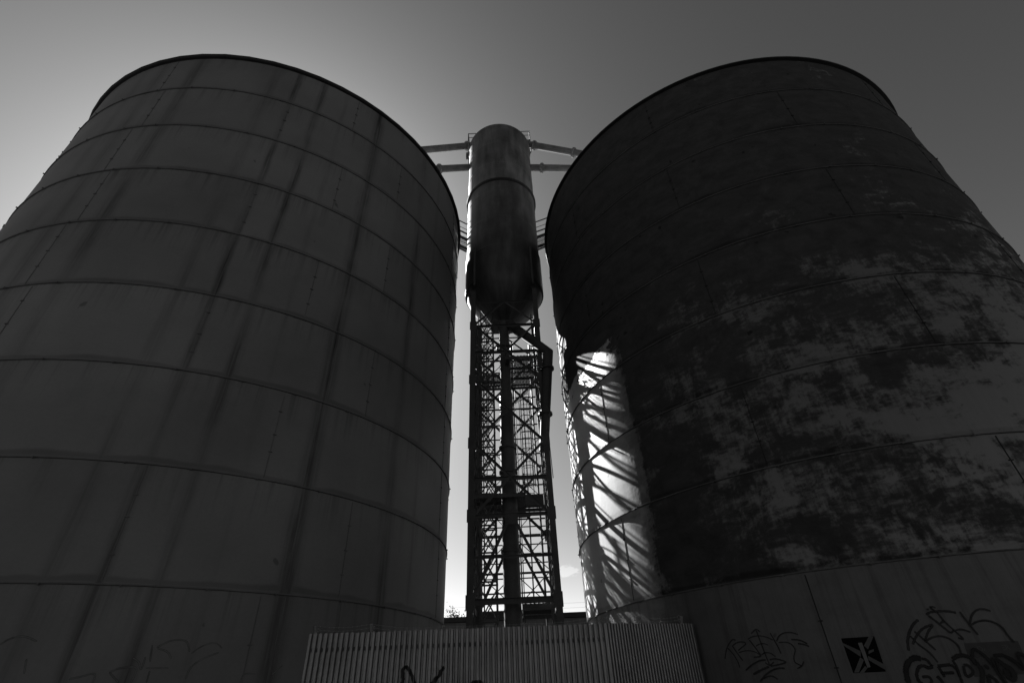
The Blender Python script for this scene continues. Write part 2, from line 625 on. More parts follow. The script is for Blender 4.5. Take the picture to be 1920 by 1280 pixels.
T3 = [([(300, 915), (200, 900), (110, 960), (70, 1060), (80, 1160), (110, 1280)], .10),
      ([(300, 910), (380, 930), (430, 990), (475, 1030)], .05),
      ([(475, 1030), (400, 1050), (370, 1030), (300, 1020), (250, 1060), (230, 1150), (260, 1240), (320, 1290)], .06),
      ([(310, 1190), (400, 1180), (450, 1230), (450, 1300)], .05),
      ([(545, 1025), (640, 1010), (740, 1000)], .06), ([(550, 1025), (600, 1110), (650, 1190)], .05),
      ([(600, 1130), (700, 1125), (790, 1120)], .055), ([(530, 1170), (600, 1240), (650, 1330)], .06),
      ([(740, 1000), (820, 1070), (880, 1190), (930, 1320)], .05),
      ([(760, 920), (850, 870), (960, 870), (1060, 920), (1150, 1010), (1210, 1110), (1210, 1300)], .075),
      ([(765, 930), (830, 1040), (880, 1180)], .045),
      ([(930, 1010), (990, 1010), (1060, 1080), (1060, 1140), (990, 1180), (950, 1120), (930, 1020)], .05),
      ([(1060, 890), (1065, 790), (1110, 780), (1220, 850), (1330, 960), (1440, 1110), (1550, 1290)], .06),
      ([(1065, 900), (1110, 1010)], .07),
      ([(1240, 1000), (1310, 1070)], .06), ([(1290, 1150), (1320, 1290)], .07), ([(1290, 1150), (1400, 1220), (1470, 1320)], .05),
      ([(1340, 890), (1400, 1010), (1400, 1050)], .05),
      ([(1375, 870), (1500, 860), (1640, 920), (1760, 1010), (1830, 1090)], .065),
      ([(1400, 900), (1520, 1000), (1600, 1100), (1680, 1200)], .07),
      ([(1540, 1020), (1620, 1060), (1680, 1150), (1660, 1220), (1590, 1160), (1550, 1060)], .10),
      ([(1420, 930), (1450, 1060), (1530, 1210), (1600, 1330)], .045),
      ([(1720, 830), (1800, 850), (1900, 930), (2000, 1050)], .06), ([(1730, 830), (1760, 930), (1840, 1060)], .05)]
spray('graffiti_lettering', [(Z(b2, s2, p), w) for p, w in T3], RC, RR, M['spray'], right_silo, 'black bubble letters GEDAD')
# very faint old lettering low on the other silo
b3, s3 = (0, 1040), 620 / 1920
T4 = [([(0, 520), (60, 485), (140, 472), (215, 500)], .03), ([(910, 535), (1000, 495), (1080, 500), (1100, 560)], .03),
      ([(915, 540), (970, 560), (995, 600)], .03), ([(1075, 720), (1110, 650), (1180, 600), (1270, 565)], .03),
      ([(1110, 570), (1180, 525), (1250, 510), (1290, 540)], .025), ([(635, 680), (700, 655), (790, 655), (760, 740)], .03),
      ([(635, 680), (690, 740)], .03), ([(770, 595), (805, 620), (820, 660), (845, 590)], .03), ([(845, 655), (980, 655)], .025),
      ([(400, 720), (470, 705), (550, 690), (530, 760)], .03), ([(870, 670), (850, 740)], .03), ([(885, 520), (870, 620)], .03),
      ([(140, 690), (155, 600)], .03), ([(1390, 740), (1420, 690), (1480, 690)], .025), ([(1570, 700), (1640, 640)], .025)]
for pick in ((0,), (12,), (1, 2, 8, 9, 10, 11, 5, 6, 7), (3, 4), (13,), (14,)):
    spray('graffiti_tag', [(Z(b3, s3, T4[i][0]), T4[i][1]) for i in pick], LC, LR, M['ghost'], left_silo)


# ------------------------------------------------------------------ poster and warning sign on the dark silo
def cyl_patch(pts, c, r, nu=6, nv=4, thick=.004):
    """quadrilateral patch of pixel corners (tl,tr,br,bl) bent to the wall, with thickness"""
    P = []
    for q in pts:
        p = on_cyl(q, c, r)
        P.append(Vector((math.atan2(p.y - c.y, p.x - c.x), p.z)))
    m = MB()
    for rr in (r, r + thick):
        rows = []
        for j in range(nv + 1):
            a, b = P[0].lerp(P[3], j / nv), P[1].lerp(P[2], j / nv)
            rows.append([(c.x + rr * math.cos(a.lerp(b, i / nu).x), c.y + rr * math.sin(a.lerp(b, i / nu).x), a.lerp(b, i / nu).y)
                         for i in range(nu + 1)])
        m.quad_strip(rows)
    n = (nu + 1) * (nv + 1)
    edge = [i for i in range(nu + 1)] + [(nu + 1) * j + nu for j in range(1, nv + 1)] + \
           [(nu + 1) * nv + i for i in range(nu - 1, -1, -1)] + [(nu + 1) * j for j in range(nv - 1, 0, -1)]
    for i in range(len(edge)):
        a, b = edge[i], edge[(i + 1) % len(edge)]
        m.f.append((a, b, b + n, a + n))
    return m


pc = on_cyl((1620, 1226), RC, RR)
po = empty('poster', pc, 'square black poster with crossed grey rays and a pale slanted bar', 'poster')
cyl_patch([(1577, 1196), (1639, 1192), (1661, 1258), (1600, 1261)], RC, RR + .004).build('sheet', M['black'], po)
bp, sp = (1560, 1180), 120 / 1707
rays = [[(290, 350), (760, 560), (770, 720), (300, 410)], [(980, 175), (1105, 180), (960, 520), (850, 420)],
        [(960, 690), (1400, 920), (1470, 1090), (970, 800)], [(750, 730), (850, 800), (720, 1130), (590, 1135)],
        [(880, 960), (950, 1010), (860, 1135), (740, 1140)], [(975, 560), (1110, 510), (1120, 570), (975, 640)]]
for i, q in enumerate(rays):
    cyl_patch(Z(bp, sp, q), RC, RR + .0085 + .0004 * i, 3, 2, .002).build('ray', M['grey'], po)
cyl_patch(Z(bp, sp, [(690, 345), (800, 340), (1030, 990), (945, 1005)]), RC, RR + .012, 3, 3, .003).build('bar', M['pale'], po)

sc = on_cyl((1860, 1240), RC, RR)
sg = empty('warning_sign', sc, 'faded grey warning sign reading DANGER, half covered by black bubble letters', 'sign')
cyl_patch([(1807, 1205), (1908, 1200), (1935, 1262), (1827, 1268)], RC, RR + .001, thick=.0025).build('board', M['sign'], sg)


def wall_text(body, q0, q1, size, name):
    """letters standing on the sign between two pixels of the wall"""
    p0, p1 = on_cyl(q0, RC, RR + .0042), on_cyl(q1, RC, RR + .0042)
    cu = bpy.data.curves.new(name, 'FONT')
    cu.body = body
    cu.size = size
    cu.extrude = .0008
    cu.align_x = 'LEFT'
    tmp = bpy.data.objects.new('tmp', cu)
    COL.objects.link(tmp)
    dg = bpy.context.evaluated_depsgraph_get()
    me = bpy.data.meshes.new_from_object(tmp.evaluated_get(dg))
    bpy.data.objects.remove(tmp)
    w = max(v.co.x for v in me.vertices)
    dx = Vector((p1.x - p0.x, p1.y - p0.y, 0))
    k = dx.length / w
    ex = dx.normalized()
    ey = Vector((0, 0, 1))
    ez = ex.cross(ey)
    o = sg.location
    for v in me.vertices:
        c_ = v.co.copy()
        v.co = p0 + ex * c_.x * k + ey * c_.y + ez * (c_.z + .001) - o
    me.materials.append(M['signtext'])
    ob = bpy.data.objects.new(name, me)
    COL.objects.link(ob)
    ob.parent = sg
    return ob


wall_text('DANGER', (1834, 1220), (1896, 1217), .11, 'lettering')
wall_text('NO', (1832, 1240), (1846, 1239), .10, 'lettering')

# ------------------------------------------------------------------ lattice tower
tower = empty('lattice_tower', (TX, TY, GROUND), 'tall black steel lattice tower between the two silos, carrying a tank', 'tower')
XL, XR, YF, YB = TX - HW, TX + HW, TY - HW, TY + HW
CORN = [(XL, YF), (XR, YF), (XR, YB), (XL, YB)]
LEG_TOP = 17.35


def part(mb, name, mat='tower', smooth=False):
    return mb.build(name, M[mat], tower, smooth=smooth)


for i, (x, y) in enumerate(CORN):
    m = MB()
    h = LEG_TOP - GROUND
    w = .23
    zc = (LEG_TOP + GROUND) / 2
    m.box(x, y - w / 2 + .01, zc, w, .02, h).box(x, y + w / 2 - .01, zc, w, .02, h).box(x, y, zc, .016, w - .042, h)
    for zz in (15.08, 12.0, 8.87, 5.83, 2.8):          # splice / gusset plates
        sx = -1 if x < TX else 1
        m.box(x - sx * .02, y + (-.118 if y < TY else .118), zz, .34, .016, .5)
    m.box(x, y, GROUND + .03, .5, .5, .06)
    m.box(x, y, LEG_TOP + .02, .28, .28, .035)
    part(m, 'leg')

FACES = [((XL, YF), (XR, YF), (0, -1)), ((XR, YF), (XR, YB), (1, 0)), ((XR, YB), (XL, YB), (0, 1)), ((XL, YB), (XL, YF), (-1, 0))]


def on_face(fi, t, z, out=0.0):
    (ax, ay), (bx, by), (nx, ny) = FACES[fi]
    return Vector((ax + (bx - ax) * t + nx * out, ay + (by - ay) * t + ny * out, z))


ln = 2 * HW
IN = .105 / ln
LEVELS = [15.08, 12.0, 8.87, 5.83]
for fi in range(4):
    for z, w in ((16.6, .08), (15.08, .12), (13.5, .13), (10.43, .06), (7.3, .15), (5.83, .13), (4.31, .09), (2.82, .2), (.6, .16)):
        m = MB()
        m.angle(on_face(fi, IN, z), on_face(fi, 1 - IN, z), w, .02)
        part(m, 'horizontal_beam')
    for k in range(3):
        za, zb = LEVELS[k], LEVELS[k + 1]
        m = MB(); m.angle(on_face(fi, IN, za, .03), on_face(fi, 1 - IN, zb, .03), .11, .016); part(m, 'cross_brace')
        m = MB(); m.angle(on_face(fi, 1 - IN, za, .055), on_face(fi, IN, zb, .055), .11, .016); part(m, 'cross_brace')
    # inverted V at the foot and under the tank
    for s in (0, 1):
        t0, t1 = (IN, .5 - .02) if s == 0 else (1 - IN, .5 + .02)
        m = MB(); m.angle(on_face(fi, t0, 2.95, .04), on_face(fi, t1, 5.75, .04), .11, .016); part(m, 'diagonal_brace')
        m = MB(); m.angle(on_face(fi, t0, 15.2, .03), on_face(fi, t1, 16.55, .03), .09, .014); part(m, 'diagonal_brace')
        m = MB(); m.angle(on_face(fi, t0, GROUND + .3, .03), on_face(fi, t1, .55, .03), .10, .014); part(m, 'diagonal_brace')
    m = MB()
    m.box(*on_face(fi, .5, 5.75, .05), .5 if fi % 2 == 0 else .02, .02 if fi % 2 == 0 else .5, .55)
    part(m, 'gusset_plate')
    if fi == 1:
        for z in (14.3, 11.9, 9.65, 8.5, 6.55, 5.07, 3.55):
            m = MB(); m.bar(on_face(fi, IN, z), on_face(fi, 1 - IN, z), .025, .03); part(m, 'secondary_beam')
    if fi == 2:
        for z in (6.2, 5.45, 4.7, 4.1, 3.2):
            m = MB(); m.bar(on_face(fi, IN, z, -.05), on_face(fi, 1 - IN, z, -.05), .035, .045); part(m, 'secondary_beam')
        m = MB(); m.bar(on_face(fi, .26, 2.8, -.12), on_face(fi, .26, 13.2, -.12), .06, .06); part(m, 'secondary_post')
    if fi in (2, 3):
        # secondary bracing: mid height belts and short diagonals
        for z in (14.3, 12.75, 11.2, 9.65, 8.1, 6.55, 5.07, 3.55):
            m = MB(); m.bar(on_face(fi, IN, z), on_face(fi, 1 - IN, z), .05, .06); part(m, 'secondary_beam')
        if fi != 1:
            m = MB(); m.angle(on_face(fi, .5, GROUND + .1, -.04), on_face(fi, .5, 16.5, -.04), .09, .014); part(m, 'secondary_post')
    for k in range(3):
        za, zb = LEVELS[k], LEVELS[k + 1]
        zm = (za + zb) / 2
        if fi == 0:
            continue
        lw = .05 if fi == 3 else .028
        for t0, t1 in ((IN, .5), (.5, 1 - IN)):
            m = MB()
            m.bar(on_face(fi, t0, za, -.06), on_face(fi, t1, zm, -.06), lw, lw)
            m.bar(on_face(fi, t1, za, -.09), on_face(fi, t0, zm, -.09), lw, lw)
            part(m, 'lacing_bar')
            m = MB()
            m.bar(on_face(fi, t0, zm, -.06), on_face(fi, t1, zb, -.06), lw, lw)
            m.bar(on_face(fi, t1, zm, -.09), on_face(fi, t0, zb, -.09), lw, lw)
            part(m, 'lacing_bar')
    if fi != 0:
        for t0, t1 in ((IN, .5), (.5, 1 - IN)):
            for za, zb in ((5.8, 4.4), (4.3, 2.95)):
                m = MB(); m.bar(on_face(fi, t0, za, -.06), on_face(fi, t1, zb, -.06), .035, .035); part(m, 'lacing_bar')
                m = MB(); m.bar(on_face(fi, t1, za, -.09), on_face(fi, t0, zb, -.09), .035, .035); part(m, 'lacing_bar')

# inner service shaft at the back-left (narrow lattice) and its stair frame
sx0, sx1, sy0, sy1 = TX - 1.22, TX - .62, TY - 1.2, TY - .5
for x in (sx0, sx1):
    for y in (sy0, sy1):
        m = MB(); m.angle((x, y, GROUND), (x, y, 16.2), .07, .012); part(m, 'shaft_post')
z = -1.0
i = 0
while z < 15.6:
    for y in (sy0, sy1):
        m = MB()
        m.bar((sx0, y, z), (sx1, y, z + 1.0), .045, .045)
        m.bar((sx1, y + .05, z), (sx0, y + .05, z + 1.0), .045, .045)
        m.bar((sx0, y, z), (sx1, y, z), .05, .06)
        part(m, 'shaft_brace')
    z += 1.02 if i % 3 else 1.25
    i += 1

# central down pipe with collars and widening at the foot
m = MB()
cxp, cyp = TX - .08, TY - .62
m.lathe(cxp, cyp, [(.26, 16.0), (.26, 11.9), (.31, 11.7), (.31, 9.0)], 28)
o_col = part(m, 'central_pipe', 'column', True)
m = MB()
m.lathe(cxp, cyp, [(.33, 9.0), (.33, GROUND)], 28)
part(m, 'central_pipe', 'column', True)
for z in (14.4, 9.0, 7.9, 4.7, 3.0):
    m = MB()
    m.lathe(cxp, cyp, [(.30, z + .05), (.40, z + .05), (.40, z - .05), (.30, z - .05), (.30, z + .05)], 28)
    part(m, 'pipe_flange', 'column', True)


# gratings: expanded metal on beams
def grating(x0, x1, y0, y1, z, nbeams, pitch=.115, name='platform'):
    m = MB()
    bw, bt = .026, .026
    for sgn in (1, -1):
        c0 = (y0 - sgn * x1 * .75) if sgn > 0 else (y0 + x0 * .75)
        c1 = (y1 - sgn * x0 * .75) if sgn > 0 else (y1 + x1 * .75)
        c = c0
        while c < c1:
            # y = sgn*.75*x + c clipped to the deck
            xs = [x0, x1]
            xa = (y0 - c) / (sgn * .75)
            xb = (y1 - c) / (sgn * .75)
            lo, hi = max(x0, min(xa, xb)), min(x1, max(xa, xb))
            if hi - lo > .04:
                m.bar((lo, sgn * .75 * lo + c, z + (.004 if sgn > 0 else .0)), (hi, sgn * .75 * hi + c, z + (.004 if sgn > 0 else 0.0)), bw, bt)
            c += pitch
    deck = part(m, name, 'tower2')
    for i in range(nbeams):
        y = y0 + (y1 - y0) * i / (nbeams - 1)
        b = MB()
        b.bar((x0, y, z - .10), (x1, y, z - .10), .05, .14)
        b.build('joist', M['tower'], deck)
    for x in (x0,):
        b = MB()
        b.bar((x, y0 + .03, z - .08), (x, y1 - .03, z - .08), .04, .12)
        b.build('joist', M['tower'], deck)
    return deck


def rail(p, q, n, deck, h=1.05):
    p, q = Vector(p), Vector(q)
    for k in (h, h * .55):
        b = MB(); b.tube([p + Vector((0, 0, k)), q + Vector((0, 0, k))], .02, 8); b.build('handrail', M['tower'], deck)
    for i in range(n + 1):
        a = p.lerp(q, i / n)
        b = MB(); b.bar(a, a + Vector((0, 0, h)), .04, .04); b.build('rail_post', M['tower'], deck)


d1 = grating(TX - .05, XR - .12, YF + .13, YB - .13, 13.35, 4)
rail((TX - .02, YF + .2, 13.37), (TX - .02, YB - .2, 13.37), 3, d1)
d2 = grating(XL + .12, TX + .6, YF + .13, YB - .13, 6.75, 4)
rail((TX + .56, YF + .9, 6.77), (TX + .56, YB - .2, 6.77), 2, d2)
d3 = grating(TX + .3, XR - .12, YF + .13, YB - .13, 2.72, 3)
d4 = grating(XL + .12, TX - .12, TY + .1, YB - .15, 13.33, 3)
d5 = grating(TX + .45, XR - .12, TY + .3, YB - .15, 7.0, 3)
# kick-plates of the landings, seen as solid dark panels
m = MB(); m.box(TX + .95, TY + .28, 6.98, 1.1, .012, .5); part(m, 'kick_plate', 'tower2')


# ladders with hooped cages
def ladder(x, y, z0, z1, face=-1, cage_from=None):
    m = MB()
    for s in (-.2, .2):
        m.bar((x + s, y, z0), (x + s, y, z1), .035, .05)
    z = z0 + .2
    while z < z1:
        m.tube([(x - .2, y, z), (x + .2, y, z)], .014, 6)
        z += .3
    lad = part(m, 'ladder')
    c = MB()
    rad = .31
    z = cage_from
    zs = []
    while z <= z1 - .05:
        zs.append(z); z += .85
    arc = [R(-20 + 220 * i / 14) for i in range(15)]
    for z in zs:
        pts = [Vector((x + rad * math.cos(a), y + face * (.12 + rad * math.sin(a)), z)) for a in arc]
        for a, b in zip(pts, pts[1:]):
            c.bar(a, b, .012, .035)
    for k in range(0, 15, 2):
        a = arc[k]
        px, py = x + (rad - .012) * math.cos(a), y + face * (.12 + (rad - .012) * math.sin(a))
        c.bar((px, py, zs[0]), (px, py, zs[-1]), .022, .01)
    c.build('safety_cage', M['tower'], lad)


ladder(TX + .82, TY + .95, 7.0, 12.9, -1, 7.8)
ladder(TX - 1.2, TY - .6, 6.8, 16.4, 1, 9.0)

# conduits and thin cables inside the frame
for x, y, r_ in ((TX + .28, TY + 1.2, .03), (TX + .36, TY + 1.2, .02), (XR - .35, YB - .1, .045), (XR - .25, YF + .35, .03), (XL + .3, YB - .2, .03)):
    m = MB(); m.tube([(x, y, GROUND), (x + .02, y, 6.0), (x - .015, y, 11), (x, y, 16)], r_, 8); part(m, 'conduit')
# loose sagging stay cables on the right
m = MB()
m.tube([(XR + .05, YF - .15, 11.5), (XR + .12, YF - .1, 9.0), (XR + .16, YF - .1, 7.2)], .018, 6)
part(m, 'conduit')

# spout: from the hopper out to the right and down the tower side
sp_ = Vector
SPY = 19.72
bend = at_y((1027.5, 661), SPY)
low = at_y((1020, 846), SPY + .42)
m = MB()


def mitred(mb, pts, r, n=28):
    """pipe with sharp mitred corners, r per point"""
    pts = [Vector(p) for p in pts]
    dirs = [(b - a).normalized() for a, b in zip(pts, pts[1:])]
    ref = Vector((0, 1, 0))
    rows = []
    for i, p in enumerate(pts):
        d = dirs[min(i, len(dirs) - 1)] if i == 0 else dirs[i - 1]
        s1 = d.cross(ref).normalized()
        t1 = s1.cross(d).normalized()
        nb = d if i in (0, len(pts) - 1) else (dirs[i - 1] + dirs[i]).normalized()
        row = []
        for j in range(n):
            a = 2 * math.pi * j / n
            v = (s1 * math.cos(a) + t1 * math.sin(a)) * r[i]
            row.append(p + v - d * (v.dot(nb) / d.dot(nb)))
        rows.append(row)
    mb.quad_strip(rows, close=True)
    return mb


mitred(m, [(TX + .02, TY - .35, 16.1), (TX + .25, TY - .75, 15.75), tuple(bend), tuple(bend.lerp(low, .97))], [.24, .26, .24, .2])
m.tube([bend.lerp(low, .97), low], [.2, .2], 28)
spout = part(m, 'discharge_spout', 'spout', True)
for y_, xx in ((692, 1026.3), (774, 1022.7)):
    p = bend.lerp(low, (y_ - 661) / 185 * 1.06)
    b = MB()
    b.lathe(p.x, p.y, [(.2, p.z + .045), (.31, p.z + .045), (.31, p.z - .045), (.2, p.z - .045)], 24)
    b.build('flange', M['spout'], spout, smooth=True)
# bracket carrying the spout foot
m = MB(); m.bar((XR, YF, 8.9), (low.x, low.y, 8.9), .09, .12); part(m, 'spout_bracket')
m = MB(); m.bar((XR, YF, 12.9), (1.6, SPY, 12.9), .07, .09); part(m, 'spout_bracket')
# valve box below the hopper
m = MB(); m.box(TX - .2, TY - .2, 16.05, 1.15, .8, .32); m.box(TX - .35, TY - .55, 15.9, .4, .3, .35); part(m, 'valve_box', 'spout')

# ------------------------------------------------------------------ tank on top of the tower
tank = empty('storage_tank', (TX, TY, 17.0), 'slim cylindrical tank with a girth ring, standing on the lattice tower', 'tank')
TR = 2.12
top = at_y((938, 233), TY - TR).z
prof = [(.34, 15.9), (.36, 16.15), (.95, 16.65), (1.55, 17.2), (1.95, 17.75), (2.10, 18.15), (TR, 18.40), (TR, 18.55)]
for zz in (20.3, 22.6, 24.9, 27.6, 29.7):
    prof += [(TR, zz - .10), (TR, zz - .03), (TR + .010, zz - .012), (TR + .010, zz + .012), (TR, zz + .03), (TR, zz + .10)]
prof += [(TR, top - .35), (TR, top - .25), (TR + .03, top - .06), (TR + .03, top), (1.2, top + .75), (.02, top + 1.1)]
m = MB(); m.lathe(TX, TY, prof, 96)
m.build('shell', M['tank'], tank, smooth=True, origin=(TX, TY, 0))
m = MB(); m.lathe(TX, TY, [(TR + .002, 25.98), (TR + .1, 25.95), (TR + .1, 25.82), (TR + .002, 25.79)], 96)
m.build('girth_ring', M['rim'], tank, smooth=True)
for a in (180, 0):
    m = MB()
    rows = []
    for r_ in (TR + .015, TR + .06):
        for zz, w in ((18.2, 44), (20.3, 44), (20.75, 36)):
            rows.append([(TX + r_ * math.cos(R(a + w * (j / 12 - .5) * 2)), TY + r_ * math.sin(R(a + w * (j / 12 - .5) * 2)), zz) for j in range(13)])
    rows = rows[:3] + rows[3:][::-1]
    rows.append(rows[0])
    m.quad_strip(rows)
    m.build('saddle_plate', M['spout'], tank, smooth=True)
for x, y in CORN:
    d = Vector((x - TX, y - TY)).normalized()
    m = MB(); m.bar((TX + d.x * (TR + .06), TY + d.y * (TR + .06), 17.9), (TX + d.x * (TR + .06), TY + d.y * (TR + .06), 20.6), .1, .1)
    m.build('stiffener', M['tower'], tank)
# top service platform behind the dome, rails stick out on both sides
pz = 33.65
yb = TY + .35
for s in (-1, 1):
    x1 = TX + s * (TR + .16)
    x0 = TX + s * (TR - .55)
    m = MB()
    m.tube([(x0, yb, pz + 1.05), (x1, yb, pz + 1.05)], .03, 8)
    m.tube([(x0, yb, pz + .55), (x1, yb, pz + .55)], .025, 8)
    m.bar((x1, yb, pz - 1.5), (x1, yb, pz + 1.07), .06, .06)
    m.bar((x1, yb, pz - 1.5), (TX + s * TR * .96, yb, pz - 2.1), .06, .06)
    m.bar((x1, yb + .03, pz + 1.05), (x1, yb + 1.3, pz + 1.05), .045, .045)
    m.bar((x1, yb + 1.3, pz - .1), (x1, yb + 1.3, pz + 1.05), .05, .05)
    m.build('guard_rail', M['tower'], tank)
    m = MB(); m.box(TX + s * (TR - .2), yb + .65, pz - .12, .76, 1.4, .08); m.build('service_deck', M['tower2'], tank)
m = MB()
m.box(TX - TR - .16, TY + .1, 31.6, .2, .2, .55)
m.tube([(TX - TR - .09, TY + .1, 32.2), (TX - TR - .06, TY + .1, 28.6)], .035, 8)
m.build('junction_box', M['tower'], tank)


# final size and place of the tower and its tank
K = .9745
NTX, NTY = TX * K, TY * K


def settle(root, k):
    def down(o):
        for ch in o.children:
            ch.data.transform(Matrix.Scale(k, 4))
            ch.location = ch.location * k
            down(ch)
    root.location = Vector((NTX, NTY, root.location.z * k))
    down(root)


settle(tower, K)
settle(tank, K)
for x, y in CORN:
    m = MB(); m.box(NTX + (x - TX) * K, NTY + (y - TY) * K, GROUND + .02, .9, .9, .045)
    m.build('footing', M['shed'], tower)
TX, TY, TR = NTX, NTY, TR * K


# ------------------------------------------------------------------ pipes from the tank to the silo roofs
def transfer_pipe(label, qa, ya, qb, yb_, ext, flanges, rad=.225):
    """from the tank side to beyond the silo edge; ends inside the roof"""
    a, b = at_y(qa, ya), at_y(qb, yb_)
    d = b - a
    e = a + d * ext
    a2 = a - d.normalized() * .35
    root = empty('transfer_pipe', a, label, 'pipe', 'pipes joining the tank to the silo roofs')
    m = MB(); m.tube([a2, a, b, e], rad, 20)
    m.build('pipe_run', M['pipe'], root, smooth=True)
    for t in flanges:
        p = a + d * t
        m = MB()
        u = d.normalized() * .05
        m.tube([p - u, p + u], rad + .1, 20)
        m.build('flange', M['pipe'], root, smooth=True)
    return root


transfer_pipe('upper pipe running from the tank top to the streaked grey silo roof', (884, 273), 20.75, (797, 281), 19.6, 2.3, [.10])
transfer_pipe('lower pipe running from the tank to the streaked grey silo roof', (879, 314), 20.75, (822, 317), 19.85, 2.6, [.97])
transfer_pipe('upper pipe sloping from the tank top to the dark patchy silo roof', (992, 271), 20.75, (1083, 287.5), 20.1, 2.2, [.11, .92])
transfer_pipe('lower pipe running level from the tank to the dark patchy silo roof', (996, 314.5), 20.75, (1064, 316), 20.2, 2.4, [.30])


# ------------------------------------------------------------------ walkways from the tank to the silo roofs
def walkway(label, ax, d, length):
    """skewed mesh bridge: starts at the tank side, comes down on the silo roof edge"""
    d = Vector((d[0], d[1], 0)).normalized()
    e = Vector((0, 1, 0))
    z, wid = 22.15, .8
    P = lambda t, s, h: Vector((ax, 20.85, z)) + d * t + e * s + Vector((0, 0, h))
    t0, t1 = -.05, length
    root = empty('walkway', P(t1 / 2, wid / 2, 0), label, 'walkway', 'walkways joining the tank to the silo roofs')
    m = MB()
    pitch = .17
    for sg_ in (1, -1):
        k = -wid
        while k < length + wid + 1:
            a, b = (k, 0.0), (k + sg_ * wid, wid)
            (ta, sa), (tb, sb) = a, b
            lo, hi = 0.0, 1.0
            for lim, sign in ((t0 - .9, 1), (t1, -1)):
                fa, fb = (ta - lim) * sign, (tb - lim) * sign
                if fa < 0 and fb < 0: lo, hi = 1, 0
                elif fa < 0: lo = max(lo, fa / (fa - fb))
                elif fb < 0: hi = min(hi, fa / (fa - fb))
            if hi - lo > .05:
                A_, B_ = Vector((ta + (tb - ta) * lo, sa + (sb - sa) * lo)), Vector((ta + (tb - ta) * hi, sa + (sb - sa) * hi))
                m.bar(P(A_.x, A_.y, .004 * sg_), P(B_.x, B_.y, .004 * sg_), .022, .02)
            k += pitch
    m.build('deck', M['tower2'], root)
    for s, ta in ((0.0, t0), (wid, t0 - .9)):
        m = MB(); m.bar(P(ta, s, -.02), P(t1, s, -.02), .06, .2); m.build('side_beam', M['tower'], root)
        for h in (1.3, .82, .42):
            m = MB(); m.tube([P(ta, s, h), P(t1, s, h)], .035 if h > 1 else .018, 8); m.build('handrail', M['tower'], root)
        m = MB(); m.bar(P(t1 - .1, s, -1.0), P(t1 - .1, s, 1.32), .06, .06); m.build('rail_post', M['tower'], root)
    m = MB(); m.bar(P(t0 - .9, wid, -.30), P(t1, wid * .8, -.34), .07, .09); m.build('strut', M['tower'], root)


walkway('short railed mesh walkway between the tank and the streaked grey silo', -2.34, (-.8, -.6), 2.1)
walkway('short railed mesh walkway between the tank and the dark patchy silo', 1.74, (.92, -.39), 1.9)

# ------------------------------------------------------------------ corrugated fence
FA, FB, FC = Vector((-4.74, 12.70)), Vector((1.84, 13.10)), Vector((4.06, 13.92))
FTOP = 1.305
fence = empty('corrugated_fence', ((FA.x + FC.x) / 2, 13.1, GROUND), 'corrugated metal sheet fence with barbed wire, closing the gap between the silos', 'fence')


def corr(s, pitch, depth):
    u = (s / pitch) % 1.0
    if u < .42: return 0.0
    if u < .60: return depth * (u - .42) / .18
    if u < .82: return depth
    return depth * (1 - (u - .82) / .18)


def sheet_run(a, b, pitch, depth, width):
    d = (b - a)
    L = d.length
    d = d.normalized()
    n = Vector((-d.y, d.x))
    k = max(1, round(L / width))
    for i in range(k):
        s0, s1 = L * i / k, L * (i + 1) / k
        m = MB()
        brk = []
        j = math.floor(s0 / pitch)
        while j * pitch < s1:
            for f in (0, .42, .60, .82):
                s = (j + f) * pitch
                if s0 < s < s1: brk.append(s)
            j += 1
        ss = [s0] + brk + [s1]
        dz = random.uniform(-.008, .008)
        front, back = [], []
        for s in ss:
            y = corr(s, pitch, depth) + .003 * (i % 2)
            p = a + d * s + n * y
            q = p + n * .0015
            front.append(p); back.append(q)
        rows = [[(p.x, p.y, GROUND) for p in front], [(p.x, p.y, FTOP + dz) for p in front],
                [(p.x, p.y, FTOP + dz) for p in back], [(p.x, p.y, GROUND) for p in back]]
        m.quad_strip(rows)
        # screw heads
        for z in (1.0, -.1, -1.2):
            j = math.ceil(s0 / pitch / 2) * 2
            while (j + .21) * pitch < s1:
                p = a + d * ((j + .21) * pitch) - n * .004
                m.box(p.x, p.y, z + random.uniform(-.012, .012), random.choice((.008, .01, .014)), .010, .012, math.atan2(d.y, d.x))
                j += random.choice((3, 4, 6))
        m.build('corrugated_sheet', M['sheet'], fence)
    return d, n, L


